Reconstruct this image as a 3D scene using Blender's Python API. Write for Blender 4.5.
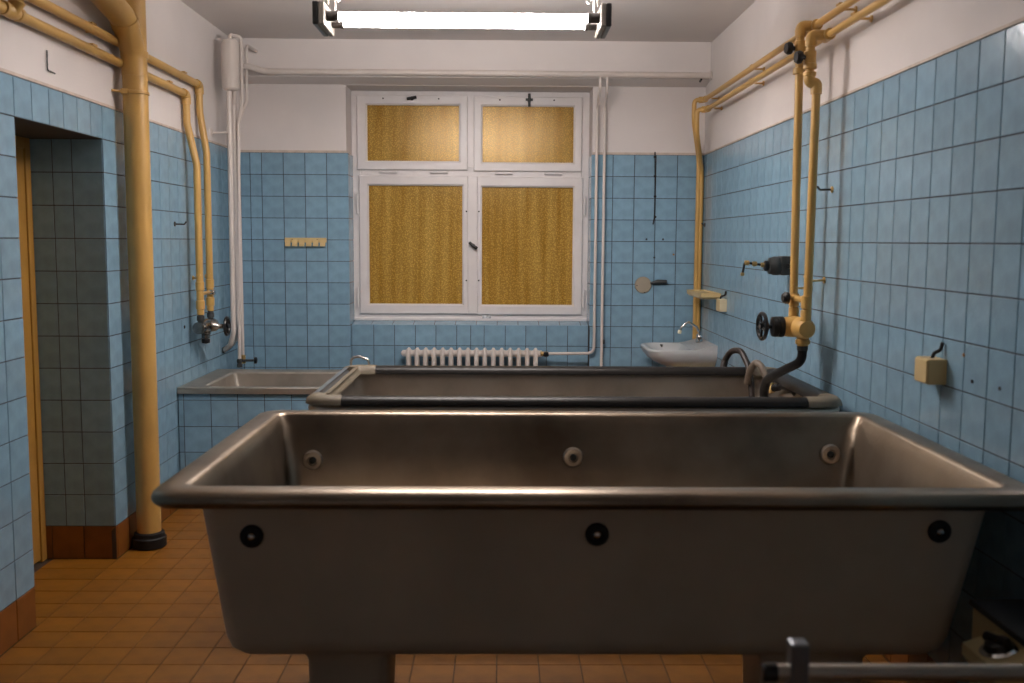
import bpy, bmesh, math, random
from mathutils import Vector, Matrix
random.seed(7)
for o in list(bpy.data.objects): bpy.data.objects.remove(o)
SC = bpy.context.scene
COL = SC.collection

# ------------------------------------------------------------------ camera, world, exposure
P_ = 0.152                                   # tile pitch (m)
EYE = 10.07 * P_                             # camera height
FPX = 1001.54
PITCH, YAW, ROLL = 0.1003, 0.01187, 0.00555
cp, sp, cy, sy = math.cos(PITCH), math.sin(PITCH), math.cos(YAW), math.sin(YAW)
FWD = Vector((sy * cp, cy * cp, -sp))
R0 = Vector((cy, -sy, 0)); U0 = R0.cross(FWD)
RGT = math.cos(ROLL) * R0 + math.sin(ROLL) * U0
UPV = -math.sin(ROLL) * R0 + math.cos(ROLL) * U0
CAM = Vector((0, 0, EYE))
cam = bpy.data.cameras.new('camera'); cam.sensor_width = 36; cam.lens = FPX * 36 / 1024
cam.clip_start = 0.05
cam.dof.use_dof = True; cam.dof.focus_distance = 6.3; cam.dof.aperture_fstop = 3.2
camo = bpy.data.objects.new('camera', cam); COL.objects.link(camo)
camo.matrix_world = Matrix(((RGT.x, UPV.x, -FWD.x, 0), (RGT.y, UPV.y, -FWD.y, 0), (RGT.z, UPV.z, -FWD.z, EYE), (0, 0, 0, 1)))
SC.camera = camo
w = bpy.data.worlds.new('night'); SC.world = w; w.use_nodes = True
w.node_tree.nodes['Background'].inputs[0].default_value = (0.004, 0.005, 0.008, 1)
w.node_tree.nodes['Background'].inputs[1].default_value = 1.0
SC.view_settings.view_transform = 'Standard'; SC.view_settings.look = 'None'
SC.view_settings.gamma = 1; SC.view_settings.use_curve_mapping = False
SC.view_settings.exposure = 1.2
LAMP = 60.0                                  # fluorescent tube radiance

def at(x, y, X=None, Y=None, Z=None):
    """point of the room on a known plane, measured from the photograph"""
    d = FWD + (x - 512) / FPX * RGT - (y - 341.5) / FPX * UPV
    if X is not None: t = (X - CAM.x) / d.x
    elif Y is not None: t = (Y - CAM.y) / d.y
    else: t = (Z - CAM.z) / d.z
    return CAM + t * d
def px(p):
    v = Vector(p) - CAM; d = v.dot(FWD)
    if d < .05: return None
    return 512 + FPX * v.dot(RGT) / d, 341.5 - FPX * v.dot(UPV) / d, d

# ------------------------------------------------------------------ room measures
XR, XL, D = 9.41918 * P_, -12.05495 * P_, 47.02173 * P_
ZT = EYE + 3.99391 * P_                      # top of the tiling
ZC = 2.885                                   # ceiling
YF = -0.9                                    # wall behind the camera
XD = -2.17                                   # outer face of the left wall (door side)
YD0, YD1 = 25.39 * P_, 30.913 * P_           # door opening
ZD = ZT - P_
XN0, XN1 = -7.069 * P_, 4.2077 * P_          # window niche
YA, YW = D + .085, D + .25                   # apron below the window, window plane
ZS = ZT - 8 * P_                             # sill height
ZL = 2.605                                   # lintel
ZB = ZT - 13 * P_                            # top of the skirting tiles

# ------------------------------------------------------------------ materials
MATS = {}
def mat(name, col, rough=.5, metal=0., noise=0., nscale=8., bump=0., bscale=60., rand=0., coat=0., spec=.5, col2=None, stretch=None, rnoise=0., bdist=.002, aniso=0.):
    if name in MATS: return MATS[name]
    m = bpy.data.materials.new(name); m.use_nodes = True
    nt = m.node_tree; N = nt.nodes; L = nt.links; b = N['Principled BSDF']
    b.inputs['Roughness'].default_value = rough; b.inputs['Metallic'].default_value = metal
    b.inputs['Specular IOR Level'].default_value = spec
    if coat: b.inputs['Coat Weight'].default_value = coat; b.inputs['Coat Roughness'].default_value = .08
    if aniso: b.inputs['Anisotropic'].default_value = aniso
    base = (*col, 1); b.inputs['Base Color'].default_value = base
    tc = N.new('ShaderNodeTexCoord'); src = tc.outputs['Object']
    if stretch:
        mp = N.new('ShaderNodeMapping'); mp.inputs['Scale'].default_value = stretch; L.new(src, mp.inputs[0]); src = mp.outputs[0]
    out = None
    if noise or col2:
        nz = N.new('ShaderNodeTexNoise'); nz.inputs['Scale'].default_value = nscale; nz.inputs['Detail'].default_value = 5
        L.new(src, nz.inputs['Vector'])
        mx = N.new('ShaderNodeMix'); mx.data_type = 'RGBA'
        c2 = col2 if col2 else tuple(c * (1 - noise) for c in col)
        mx.inputs['A'].default_value = base; mx.inputs['B'].default_value = (*c2, 1)
        rp = N.new('ShaderNodeValToRGB'); rp.color_ramp.elements[0].position = .38; rp.color_ramp.elements[1].position = .68
        L.new(nz.outputs['Fac'], rp.inputs[0]); L.new(rp.outputs[0], mx.inputs['Factor']); out = mx.outputs['Result']
        if rnoise:
            ma = N.new('ShaderNodeMath'); ma.operation = 'MULTIPLY_ADD'; ma.inputs[1].default_value = rnoise; ma.inputs[2].default_value = rough
            L.new(nz.outputs['Fac'], ma.inputs[0]); L.new(ma.outputs[0], b.inputs['Roughness'])
    if rand:
        oi = N.new('ShaderNodeObjectInfo'); hv = N.new('ShaderNodeHueSaturation')
        mr = N.new('ShaderNodeMapRange'); mr.inputs['To Min'].default_value = 1 - rand; mr.inputs['To Max'].default_value = 1 + rand
        L.new(oi.outputs['Random'], mr.inputs[0]); L.new(mr.outputs[0], hv.inputs['Value'])
        if out: L.new(out, hv.inputs['Color'])
        else: hv.inputs['Color'].default_value = base
        out = hv.outputs[0]
    if out: L.new(out, b.inputs['Base Color'])
    if bump:
        n2 = N.new('ShaderNodeTexNoise'); n2.inputs['Scale'].default_value = bscale; n2.inputs['Detail'].default_value = 3
        L.new(tc.outputs['Object'], n2.inputs['Vector'])
        bp = N.new('ShaderNodeBump'); bp.inputs['Strength'].default_value = bump; bp.inputs['Distance'].default_value = bdist
        L.new(n2.outputs['Fac'], bp.inputs['Height']); L.new(bp.outputs[0], b.inputs['Normal'])
    MATS[name] = m; return m

TILE = mat('blue_glazed_tile', (.24, .40, .52), .15, noise=.16, nscale=14, bump=.5, bscale=26, rand=.06, bdist=.0022)
GROUT = mat('grey_grout', (.045, .038, .036), .9)
GROUTW = mat('brown_grout', (.07, .045, .03), .9)
PLASTER = mat('off_white_plaster', (.74, .69, .665), .85, noise=.05, nscale=3, bump=.25, bscale=90)
CEILM = mat('ceiling_plaster', (.70, .655, .63), .9, noise=.05, nscale=2, bump=.2, bscale=60)
FLOORT = mat('orange_floor_tile', (.25, .095, .005), .48, noise=.28, nscale=9, bump=.25, bscale=40, rand=.10)
SKIRT = mat('orange_skirting_tile', (.25, .085, .014), .35, noise=.25, nscale=9, rand=.08)
YELLOW = mat('cream_yellow_pipe_paint', (.60, .36, .105), .38, noise=.12, nscale=6, bump=.15, bscale=30)
WHITEP = mat('white_pipe_paint', (.70, .63, .58), .38, noise=.08, nscale=6)
FRAMEW = mat('white_window_paint', (.77, .73, .72), .35, noise=.05, nscale=12, bump=.1, bscale=40)
STEEL = mat('stainless_steel', (.46, .42, .37), .30, 1.0, noise=.22, nscale=5, rnoise=.12, bump=.04, bscale=120)
STEELO = mat('lightened_brushed_steel', (.66, .58, .47), .5, .25, noise=.15, nscale=3, rnoise=.08)  # lightened to stand in for light missing on the tub's outer faces
STEELI = mat('shaded_stained_steel', (.36, .295, .225), .30, .95, col2=(.17, .13, .095), nscale=2.6, rnoise=.12)  # base darkened to put the basin's shade into the colour; blotches are stains
STEELB = mat('dull_stainless_steel', (.58, .52, .45), .40, .92, col2=(.42, .37, .31), nscale=4, rnoise=.1)
VCHR = mat('tarnished_chrome', (.34, .32, .30), .24, 1.0, noise=.4, nscale=25)
CHROME = mat('chrome', (.72, .70, .68), .14, 1.0)
BRASS = mat('brass', (.62, .42, .17), .35, .8, noise=.2, nscale=30)
BLACK = mat('black_rubber', (.010, .009, .009), .55, spec=.35)
BLACKP = mat('black_bakelite', (.01, .01, .011), .3)
PADG = mat('beige_padding', (.20, .165, .115), .5, noise=.2, nscale=10)
PADD = mat('dark_rubber_edging', (.012, .010, .009), .4, spec=.3)
HOSEB = mat('dark_brown_hose', (.030, .020, .016), .45)
HOSEG = mat('grey_brown_hose', (.16, .125, .095), .5)
DARKG = mat('dark_grey_metal', (.06, .065, .065), .5, .3, noise=.3, nscale=20)
CREAM = mat('cream_plastic', (.66, .50, .24), .4, noise=.08, nscale=10)
CREAMP = mat('pale_cream_plastic', (.70, .62, .42), .4)
PORC = mat('white_porcelain', (.55, .56, .56), .22, noise=.05, nscale=6)
OCHRE = mat('ochre_door_paint', (.46, .24, .045), .45, noise=.12, nscale=7)
DISCM = mat('grey_cream_disc', (.36, .31, .23), .5)
GREYC = mat('grey_cap_plastic', (.22, .20, .175), .5)
RUST = mat('rusty_plug', (.35, .16, .04), .7)
HOLE = mat('dark_hole', (.015, .012, .012), .8)
SOCK = mat('brown_bakelite_socket', (.02, .016, .014), .5)

def amber_glass():
    m = bpy.data.materials.new('amber_patterned_glass'); m.use_nodes = True
    nt = m.node_tree; N = nt.nodes; L = nt.links; b = N['Principled BSDF']
    tc = N.new('ShaderNodeTexCoord')
    mp = N.new('ShaderNodeMapping'); mp.inputs['Scale'].default_value = (11, 1, .6); L.new(tc.outputs['Object'], mp.inputs[0])
    n1 = N.new('ShaderNodeTexNoise'); n1.inputs['Scale'].default_value = 1.6; n1.inputs['Detail'].default_value = 3; L.new(mp.outputs[0], n1.inputs['Vector'])
    n2 = N.new('ShaderNodeTexVoronoi'); n2.inputs['Scale'].default_value = 100; L.new(tc.outputs['Object'], n2.inputs['Vector'])
    r = N.new('ShaderNodeValToRGB'); e = r.color_ramp.elements
    e[0].position = .3; e[0].color = (.49, .27, .04, 1); e[1].position = .72; e[1].color = (.74, .49, .13, 1)
    L.new(n1.outputs['Fac'], r.inputs[0])
    mx = N.new('ShaderNodeMix'); mx.data_type = 'RGBA'; mx.blend_type = 'MULTIPLY'; mx.inputs['Factor'].default_value = .75
    r2 = N.new('ShaderNodeValToRGB'); r2.color_ramp.elements[0].color = (1.5, 1.45, 1.35, 1); r2.color_ramp.elements[1].position = .55; r2.color_ramp.elements[1].color = (.52, .48, .40, 1)
    L.new(n2.outputs['Distance'], r2.inputs[0]); L.new(r.outputs[0], mx.inputs['A']); L.new(r2.outputs[0], mx.inputs['B'])
    L.new(mx.outputs['Result'], b.inputs['Base Color'])
    b.inputs['Roughness'].default_value = .2
    b.inputs['Specular IOR Level'].default_value = .6
    b.inputs['Specular Tint'].default_value = (1, .74, .42, 1)
    b.inputs['Transmission Weight'].default_value = .12
    bp = N.new('ShaderNodeBump'); bp.inputs['Strength'].default_value = .5; bp.inputs['Distance'].default_value = .0008
    L.new(n2.outputs['Distance'], bp.inputs['Height']); L.new(bp.outputs[0], b.inputs['Normal'])
    return m
AMBER = amber_glass()
TUBE = bpy.data.materials.new('lit_fluorescent_tube'); TUBE.use_nodes = True
_b = TUBE.node_tree.nodes['Principled BSDF']
_b.inputs['Emission Color'].default_value = (1.0, .92, .885, 1); _b.inputs['Emission Strength'].default_value = LAMP
_b.inputs['Base Color'].default_value = (.8, .8, .8, 1)

# ------------------------------------------------------------------ builders
def mesh(name, bm, m, smooth=False):
    bmesh.ops.recalc_face_normals(bm, faces=bm.faces)
    me = bpy.data.meshes.new(name); bm.to_mesh(me); bm.free()
    for k in (m if isinstance(m, (list, tuple)) else [m]): me.materials.append(k)
    if smooth:
        me.set_sharp_from_angle(angle=math.radians(38))
        for f in me.polygons: f.use_smooth = True
    return me
def obj(name, bm, m, parent=None, smooth=False, label=None):
    o = bpy.data.objects.new(name, mesh(name, bm, m, smooth)); COL.objects.link(o)
    if parent:
        o.parent = parent
        if parent.parent is None: o.location = -Vector(parent.location)
    if label: o['label'] = label
    return o
def tag(o, label, cat, group=None, kind=None):
    o['label'] = label; o['category'] = cat
    if group: o['group'] = group
    if kind: o['kind'] = kind
    return o
def thing(name, label, cat, loc=(0, 0, 0), group=None, kind=None):
    o = bpy.data.objects.new(name, None); COL.objects.link(o); o.location = loc; o.empty_display_size = .1
    return tag(o, label, cat, group, kind)
def B(): return bmesh.new()
def box(bm, x0, x1, y0, y1, z0, z1, bev=0., seg=2):
    vs = [bm.verts.new((x, y, z)) for x in (x0, x1) for y in (y0, y1) for z in (z0, z1)]
    F = [(0, 1, 3, 2), (4, 6, 7, 5), (0, 4, 5, 1), (2, 3, 7, 6), (0, 2, 6, 4), (1, 5, 7, 3)]
    fs = [bm.faces.new([vs[i] for i in f]) for f in F]
    if bev:
        es = list({e for f in fs for e in f.edges})
        bmesh.ops.bevel(bm, geom=es, offset=bev, segments=seg, affect='EDGES', profile=.5)
    return bm
def prism(bm, poly, axis, a0, a1):
    """extrude a closed 2-D outline along an axis ('x','y','z')"""
    def pt(u, v, a): return {'x': (a, u, v), 'y': (u, a, v), 'z': (u, v, a)}[axis]
    A = [bm.verts.new(pt(u, v, a0)) for u, v in poly]; Bv = [bm.verts.new(pt(u, v, a1)) for u, v in poly]
    n = len(poly); bm.faces.new(A); bm.faces.new(Bv[::-1])
    for i in range(n): bm.faces.new([A[i], A[(i + 1) % n], Bv[(i + 1) % n], Bv[i]])
    return bm
def fillet(pts, r, n=7):
    pts = [Vector(p) for p in pts]
    rs = r if isinstance(r, (list, tuple)) else [r] * len(pts)
    out = [pts[0]]
    for i in range(1, len(pts) - 1):
        p, a, b = pts[i], (pts[i - 1] - pts[i]), (pts[i + 1] - pts[i])
        la, lb = a.length, b.length; a.normalize(); b.normalize()
        ang = a.angle(b)
        if abs(ang - math.pi) < .02 or rs[i] <= 0: out.append(p); continue
        t = min(rs[i] / math.tan(ang / 2), .49 * la, .49 * lb)
        s, e = p + a * t, p + b * t
        for k in range(n + 1):
            u = k / n
            out.append((1 - u) ** 2 * s + 2 * u * (1 - u) * p + u * u * e)
    out.append(pts[-1]); return out
def tube(bm, pts, r, seg=12, rf=0., n=7, cap=True, wob=None):
    P = fillet(pts, rf, n) if rf else [Vector(p) for p in pts]
    T = [(P[min(i + 1, len(P) - 1)] - P[max(i - 1, 0)]).normalized() for i in range(len(P))]
    u = T[0].orthogonal().normalized(); rings = []
    for i, p in enumerate(P):
        u = (u - u.dot(T[i]) * T[i]).normalized(); v = T[i].cross(u)
        rr = (r[i] if isinstance(r, (list, tuple)) else r)
        if wob: rr *= wob(i)
        rings.append([bm.verts.new(p + rr * (math.cos(2 * math.pi * k / seg) * u + math.sin(2 * math.pi * k / seg) * v)) for k in range(seg)])
    for a, b in zip(rings, rings[1:]):
        for k in range(seg): bm.faces.new([a[k], a[(k + 1) % seg], b[(k + 1) % seg], b[k]])
    if cap: bm.faces.new(rings[0][::-1]); bm.faces.new(rings[-1])
    return bm
def lathe(bm, prof, o, axis, seg=20):
    """profile [(radius, distance along axis)] turned about an axis through o"""
    a = Vector(axis).normalized(); u = a.orthogonal().normalized(); v = a.cross(u); o = Vector(o); rings = []
    for r, h in prof:
        rings.append([bm.verts.new(o + a * h + max(r, 1e-4) * (math.cos(2 * math.pi * k / seg) * u + math.sin(2 * math.pi * k / seg) * v)) for k in range(seg)])
    for p, q in zip(rings, rings[1:]):
        for k in range(seg): bm.faces.new([p[k], p[(k + 1) % seg], q[(k + 1) % seg], q[k]])
    bm.faces.new(rings[0][::-1]); bm.faces.new(rings[-1]); return bm
def torus(bm, o, axis, R, r, S=28, s=8):
    a = Vector(axis).normalized(); u = a.orthogonal().normalized(); v = a.cross(u); o = Vector(o); rings = []
    for i in range(S):
        t = 2 * math.pi * i / S; d = math.cos(t) * u + math.sin(t) * v
        rings.append([bm.verts.new(o + d * (R + r * math.cos(2 * math.pi * k / s)) + a * r * math.sin(2 * math.pi * k / s)) for k in range(s)])
    for i in range(S):
        p, q = rings[i], rings[(i + 1) % S]
        for k in range(s): bm.faces.new([p[k], p[(k + 1) % s], q[(k + 1) % s], q[k]])
    return bm
def rrect(x0, x1, y0, y1, r, n=8):
    out = []; ra, rb = r if isinstance(r, tuple) else (r, r)
    for cx, cy_, a0, r in ((x1 - rb, y1 - rb, 0, rb), (x0 + ra, y1 - ra, 90, ra), (x0 + ra, y0 + ra, 180, ra), (x1 - rb, y0 + rb, 270, rb)):
        for k in range(n + 1):
            t = math.radians(a0 + 90 * k / n); out.append((cx + r * math.cos(t), cy_ + r * math.sin(t)))
    return out
def loft(bm, loops, capa=True, capb=True, n=8):
    """loops: (x0,x1,y0,y1,corner radius,z)"""
    R = [[bm.verts.new((x, y, l[5])) for x, y in rrect(*l[:5], n=n)] for l in loops]
    for a, b in zip(R, R[1:]):
        m_ = len(a)
        for k in range(m_): bm.faces.new([a[k], a[(k + 1) % m_], b[(k + 1) % m_], b[k]])
    if capa: bm.faces.new(R[0][::-1])
    if capb: bm.faces.new(R[-1])
    return bm

# ------------------------------------------------------------------ tiling
HID = [[(160, 500), (285, 416), (868, 416), (1012, 488), (985, 512), (940, 650), (232, 650), (207, 510)],   # near tub
       [(308, 402), (345, 370), (790, 372), (855, 405), (850, 412), (308, 412)],                        # far tub
       [(180, 392), (217, 371), (345, 371), (310, 392)]]
def inpoly(x, y, poly):
    c = False; j = len(poly) - 1
    for i in range(len(poly)):
        (xi, yi), (xj, yj) = poly[i], poly[j]
        if (yi > y) != (yj > y) and x < (xj - xi) * (y - yi) / (yj - yi) + xi: c = not c
        j = i
    return c
TCACHE = {}
def tile_mesh(w_, h, d, c, m):
    k = (round(w_, 4), round(h, 4), m.name)
    if k in TCACHE: return TCACHE[k]
    bm = B(); a, b = w_ / 2, h / 2
    R = [[bm.verts.new((sx * (a - i), sy * (b - i), z)) for sx, sy in ((-1, -1), (1, -1), (1, 1), (-1, 1))] for i, z in ((0, 0), (0, d - c), (c, d))]
    for p, q in zip(R, R[1:]):
        for i in range(4): bm.faces.new([p[i], p[(i + 1) % 4], q[(i + 1) % 4], q[i]])
    bm.faces.new(R[2])
    TCACHE[k] = mesh('tile', bm, m); return TCACHE[k]
def tiles(parent, cells, origin, ud, vd, m, name='tile', d=.0035, gap=.004, hide=(0, 1, 2), wonk=.0016, always=False):
    """cells: (u0,u1,v0,v1); tiles stand d proud of the plane through origin"""
    O, ud, vd = Vector(origin), Vector(ud), Vector(vd); nd = ud.cross(vd)
    vis, rest = [], []
    for (u0, u1, v0, v1) in cells:
        w_, h = u1 - u0 - gap, v1 - v0 - gap
        if w_ < .006 or h < .006: continue
        pts = [O + ud * u + vd * v for u in (u0, (u0 + u1) / 2, u1) for v in (v0, (v0 + v1) / 2, v1)]
        q = [px(p) for p in pts]; ok = False
        if all(q):
            for x, y, _ in q:
                if -4 < x < 1028 and -4 < y < 687 and not any(inpoly(x, y, HID[i]) for i in hide): ok = True
        dd = q[4][2] if q[4] else 99
        nv = (CAM - pts[4]).normalized().dot(nd)
        (vis if ok or always else rest).append((w_ * h * max(nv, .01) / dd ** 2, u0, u1, v0, v1, w_, h))
    vis.sort(reverse=True); rest += vis[300:]; vis = vis[:300]
    base = Matrix((ud, vd, nd)).transposed().to_4x4()
    def M(t):
        c = O + ud * (t[1] + t[2]) / 2 + vd * (t[3] + t[4]) / 2
        return Matrix.Translation(c) @ base @ Matrix.Rotation(random.gauss(0, wonk), 4, 'X') @ Matrix.Rotation(random.gauss(0, wonk), 4, 'Y')
    loc = Vector(parent.location) if parent.parent is None else Vector((0, 0, 0))
    for t in vis:
        o = bpy.data.objects.new(name, tile_mesh(t[5], t[6], d, .0012, m)); COL.objects.link(o)
        o.parent = parent; o.matrix_local = Matrix.Translation(-loc) @ M(t)
    if rest:
        bm = B()
        for t in rest:
            me = tile_mesh(t[5], t[6], d, .0012, m); n0 = len(bm.verts)
            bm.from_mesh(me); bm.verts.ensure_lookup_table()
            bmesh.ops.transform(bm, matrix=M(t), verts=bm.verts[n0:])
        o = obj(name + '_field', bm, m, parent); o['kind'] = 'stuff'
def cuts(lo, hi, off, p=P_):
    k = math.ceil((lo - off) / p + 1e-4); c = [lo]
    while off + k * p < hi - 1e-4: c.append(off + k * p); k += 1
    return c + [hi]
def grid(us, vs, keep=None):
    out = []
    for a, b in zip(us, us[1:]):
        for c, e in zip(vs, vs[1:]):
            if keep is None or keep((a + b) / 2, (c + e) / 2): out.append((a, b, c, e))
    return out
G = .0035
def rows(z0, z1): return cuts(z0, z1, ZT)

# ------------------------------------------------------------------ the room
# floor
bm = box(B(), XD - .05, XR + .2, YF - .2, D + .4, -.12, -G)
floor = tag(obj('floor', bm, GROUTW), 'orange-brown square tiled floor of the bathing room', 'floor', kind='structure')
fx = cuts(XL, XR, -9.05 * P_); fy = cuts(YF, D, 30.011 * P_)
cl = grid(fx, fy) + [(XD + .03, XL, a, b) for a, b in zip(cuts(YD0, YD1, 30.011 * P_), cuts(YD0, YD1, 30.011 * P_)[1:])]
tiles(floor, cl, (0, 0, -G), (1, 0, 0), (0, 1, 0), FLOORT, 'floor_tile', wonk=.001)
# ceiling
bm = box(B(), XD - .05, XR + .2, YF - .2, D + .4, ZC, ZC + .12)
tag(obj('ceiling', bm, CEILM), 'off-white plastered ceiling above the hanging lamp', 'ceiling', kind='structure')
# beam above the window
bm = prism(B(), [(6.98, 2.635), (D, 2.608), (D + .02, 2.608), (D + .02, ZC), (6.98, ZC)], 'x', XL, XR)
tag(obj('ceiling_beam', bm, PLASTER), 'off-white plastered beam spanning above the window behind the white pipe', 'beam', kind='structure')

# right wall
bm = box(B(), XR + G, XR + .2, YF, D + .4, 0, ZT)
wr = tag(obj('wall_right', bm, GROUT), 'right wall of pale blue square tiles with white plaster above', 'wall', kind='structure')
obj('plaster', box(B(), XR + .0015, XR + .2, YF, D + .4, ZT, ZC), PLASTER, wr)
tiles(wr, grid(cuts(-D, -YF, -19.093 * P_), rows(ZB, ZT)), (XR + G, 0, 0), (0, -1, 0), (0, 0, 1), TILE)
# left wall with the door opening
bm = B()
box(bm, XD, XL - G, YF, YD0 - G, 0, ZT); box(bm, XD, XL - G, YD0 - G, YD1 + G, ZD, ZT); box(bm, XD, XL - G, YD1 + G, D + .4, 0, ZT)
wl = tag(obj('wall_left', bm, GROUT), 'left wall of pale blue square tiles with a door opening', 'wall', kind='structure')
obj('plaster', box(B(), XD, XL - .0015, YF, D + .4, ZT, ZC), PLASTER, wl)
lint = [25.39, 26.34, 27.33, 28.22, 29.13, 30.05, 30.913]
cl = grid(cuts(YF, YD0, YD0), rows(ZB, ZT)) + grid([k * P_ for k in lint], [ZD, ZT]) + grid(cuts(YD1, D, YD1), rows(ZB, ZT))
tiles(wl, cl, (XL - G, 0, 0), (0, 1, 0), (0, 0, 1), TILE)
rc = [XD, -13.612 * P_, -13.02 * P_, XL - G]          # tiled reveal of the door opening, cut tiles
tiles(wl, grid(rc, rows(ZB, ZD)), (0, YD1 + G, 0), (1, 0, 0), (0, 0, 1), TILE, 'reveal_tile')
tiles(wl, grid([-a for a in rc[::-1]], rows(ZB, ZD)), (0, YD0 - G, 0), (-1, 0, 0), (0, 0, 1), TILE, 'reveal_tile')
# unseen wall behind the camera, made white to bounce light onto the tub front
bm = box(B(), XD, XR + .2, YF - .2, YF, 0, ZC)
tag(obj('wall_front', bm, PLASTER), 'unseen wall behind the camera, plastered white to bounce light', 'wall', kind='structure')
# back wall with the window niche
bm = B()
box(bm, XL - .3, XN0 - G, D + G, D + .4, 0, ZT); box(bm, XN1 + G, XR + .2, D + G, D + .4, 0, ZT)
box(bm, XN0 - G, XN1 + G, YA + G, D + .4, 0, ZS - .03)
wb = tag(obj('wall_back', bm, GROUT), 'back wall of pale blue square tiles around the amber window', 'wall', kind='structure')
bm = B()
box(bm, XL - .3, XN0 - .012, D + .0015, D + .4, ZT, ZC); box(bm, XN1 + .004, XR + .2, D + .0015, D + .4, ZT, ZC)
box(bm, XN0 - .012, XN1 + .004, D + .0015, D + .4, ZL, ZC)
obj('plaster', bm, PLASTER, wb)
cb = [XL, -11.604 * P_] + [(-11.069 + k) * P_ for k in range(5)]
cr_ = [(4.2077 + k) * P_ for k in range(6)] + [XR]
tiles(wb, grid(cb, rows(ZB, ZT)) + grid(cr_, rows(ZB, ZT)), (0, D + G, 0), (1, 0, 0), (0, 0, 1), TILE)
ax = [XN0] + [at(340 + v / 3.796, 335, Y=YA).x for v in (128, 207, 286, 364, 443, 496, 547, 627, 705, 784, 864)] + [XN1]
tiles(wb, grid(ax, rows(ZB, ZS)), (0, YA + G, 0), (1, 0, 0), (0, 0, 1), TILE, 'apron_tile')
# niche reveals and sloping sill
tiles(wb, grid([D, YW - .014], rows(ZS, ZT)), (XN0 - G, 0, 0), (0, 1, 0), (0, 0, 1), TILE, 'reveal_tile')
tiles(wb, grid([-YW + .014, -D], rows(ZS, ZT)), (XN1 + G, 0, 0), (0, -1, 0), (0, 0, 1), TILE, 'reveal_tile')
tiles(wb, grid([D, YA], rows(ZB, ZS)), (XN0 - G, 0, 0), (0, 1, 0), (0, 0, 1), TILE, 'reveal_tile')
sl = Vector((0, YW - YA, .022)); sl.normalize()
bm = prism(B(), [(YA + G, ZS - .03), (D + .4, ZS - .03), (D + .4, ZS + .02), (YW, ZS + .0185), (YA + G, ZS - G)], 'x', XN0, XN1)
obj('sill_bed', bm, GROUT, wb)
sx_ = cuts(XN0, XN1, at(371, 320, Y=YA).x)
tiles(wb, grid(sx_, [0, YW - YA - .004]), (0, YA, ZS - G), (1, 0, 0), sl, TILE, 'sill_tile')

# painted ledge along the top of the tiling
def trim(k, bm, lab): tag(obj('trim_%d' % k, bm, mat('cream_ledge_paint', (.62, .52, .44), .7, noise=.2, nscale=20)), lab, 'trim', kind='structure')
trim(1, box(box(B(), XL, XN0 - .012, D - .004, D + .0015, ZT, ZT + .016), XN1 + .004, XR, D - .004, D + .0015, ZT, ZT + .016), 'cream ledge along the top of the back wall tiles')
trim(2, box(B(), XL - .0015, XL + .004, YF, D - .004, ZT, ZT + .012), 'cream ledge along the top of the left wall tiles')
trim(3, box(B(), XR - .004, XR + .0015, YF, D - .004, ZT, ZT + .010), 'cream ledge along the top of the right wall tiles')

# skirting of upright brown tiles
def skirt(name, lab, runs):
    bm = B()
    for (o, u, a, b) in runs:
        o, u = Vector(o), Vector(u); n_ = u.cross(Vector((0, 0, 1)))
        p = [o + u * a, o + u * b]; q = [v - n_ * .02 for v in p]
        prism(bm, [(v.x, v.y) for v in (p[0], p[1], q[1], q[0])], 'z', 0, ZB - .001)
    s = tag(obj(name, bm, GROUTW), lab, 'baseboard', kind='structure')
    for (o, u, a, b) in runs:
        tiles(s, grid(cuts(a, b, b), [0, ZB]), o, u, (0, 0, 1), SKIRT, 'skirting_tile')
skirt('baseboard_left', 'orange-brown skirting tiles along the left wall and door reveal',
      [((XL - G, 0, 0), (0, 1, 0), YF, YD0), ((XL - G, 0, 0), (0, 1, 0), YD1, D), ((0, YD1 + G, 0), (1, 0, 0), XD, XL - G)])
skirt('baseboard_right', 'orange-brown skirting tiles along the right wall', [((XR + G, 0, 0), (0, -1, 0), -D, -YF)])
skirt('baseboard_back', 'orange-brown skirting tiles along the back wall',
      [((0, D + G, 0), (1, 0, 0), XL, XN0), ((0, YA + G, 0), (1, 0, 0), XN0, XN1), ((0, D + G, 0), (1, 0, 0), XN1, XR)])

# door in the left wall
dr = tag(obj('door_1', box(B(), XD - .045, XD - .004, YD0 + .02, YD1 - .05, .012, ZD - .05, .002), OCHRE), 'ochre painted door standing shut in the tiled opening', 'door', kind='structure')
bm = B(); box(bm, XD - .06, XD + .004, YD1 - .05, YD1, 0, ZD, .003); box(bm, XD - .06, XD + .004, YD0, YD0 + .02, 0, ZD, .003); box(bm, XD - .06, XD + .004, YD0 + .02, YD1 - .05, ZD - .05, ZD, .003)
obj('door_frame', bm, OCHRE, dr)
bm = B(); tube(bm, [(XD - .012, YD0 + .10, 1.04), (XD + .035, YD0 + .10, 1.04), (XD + .035, YD0 + .21, 1.04)], .009, 10, .012)
obj('handle', bm, CHROME, dr, True)

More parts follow.
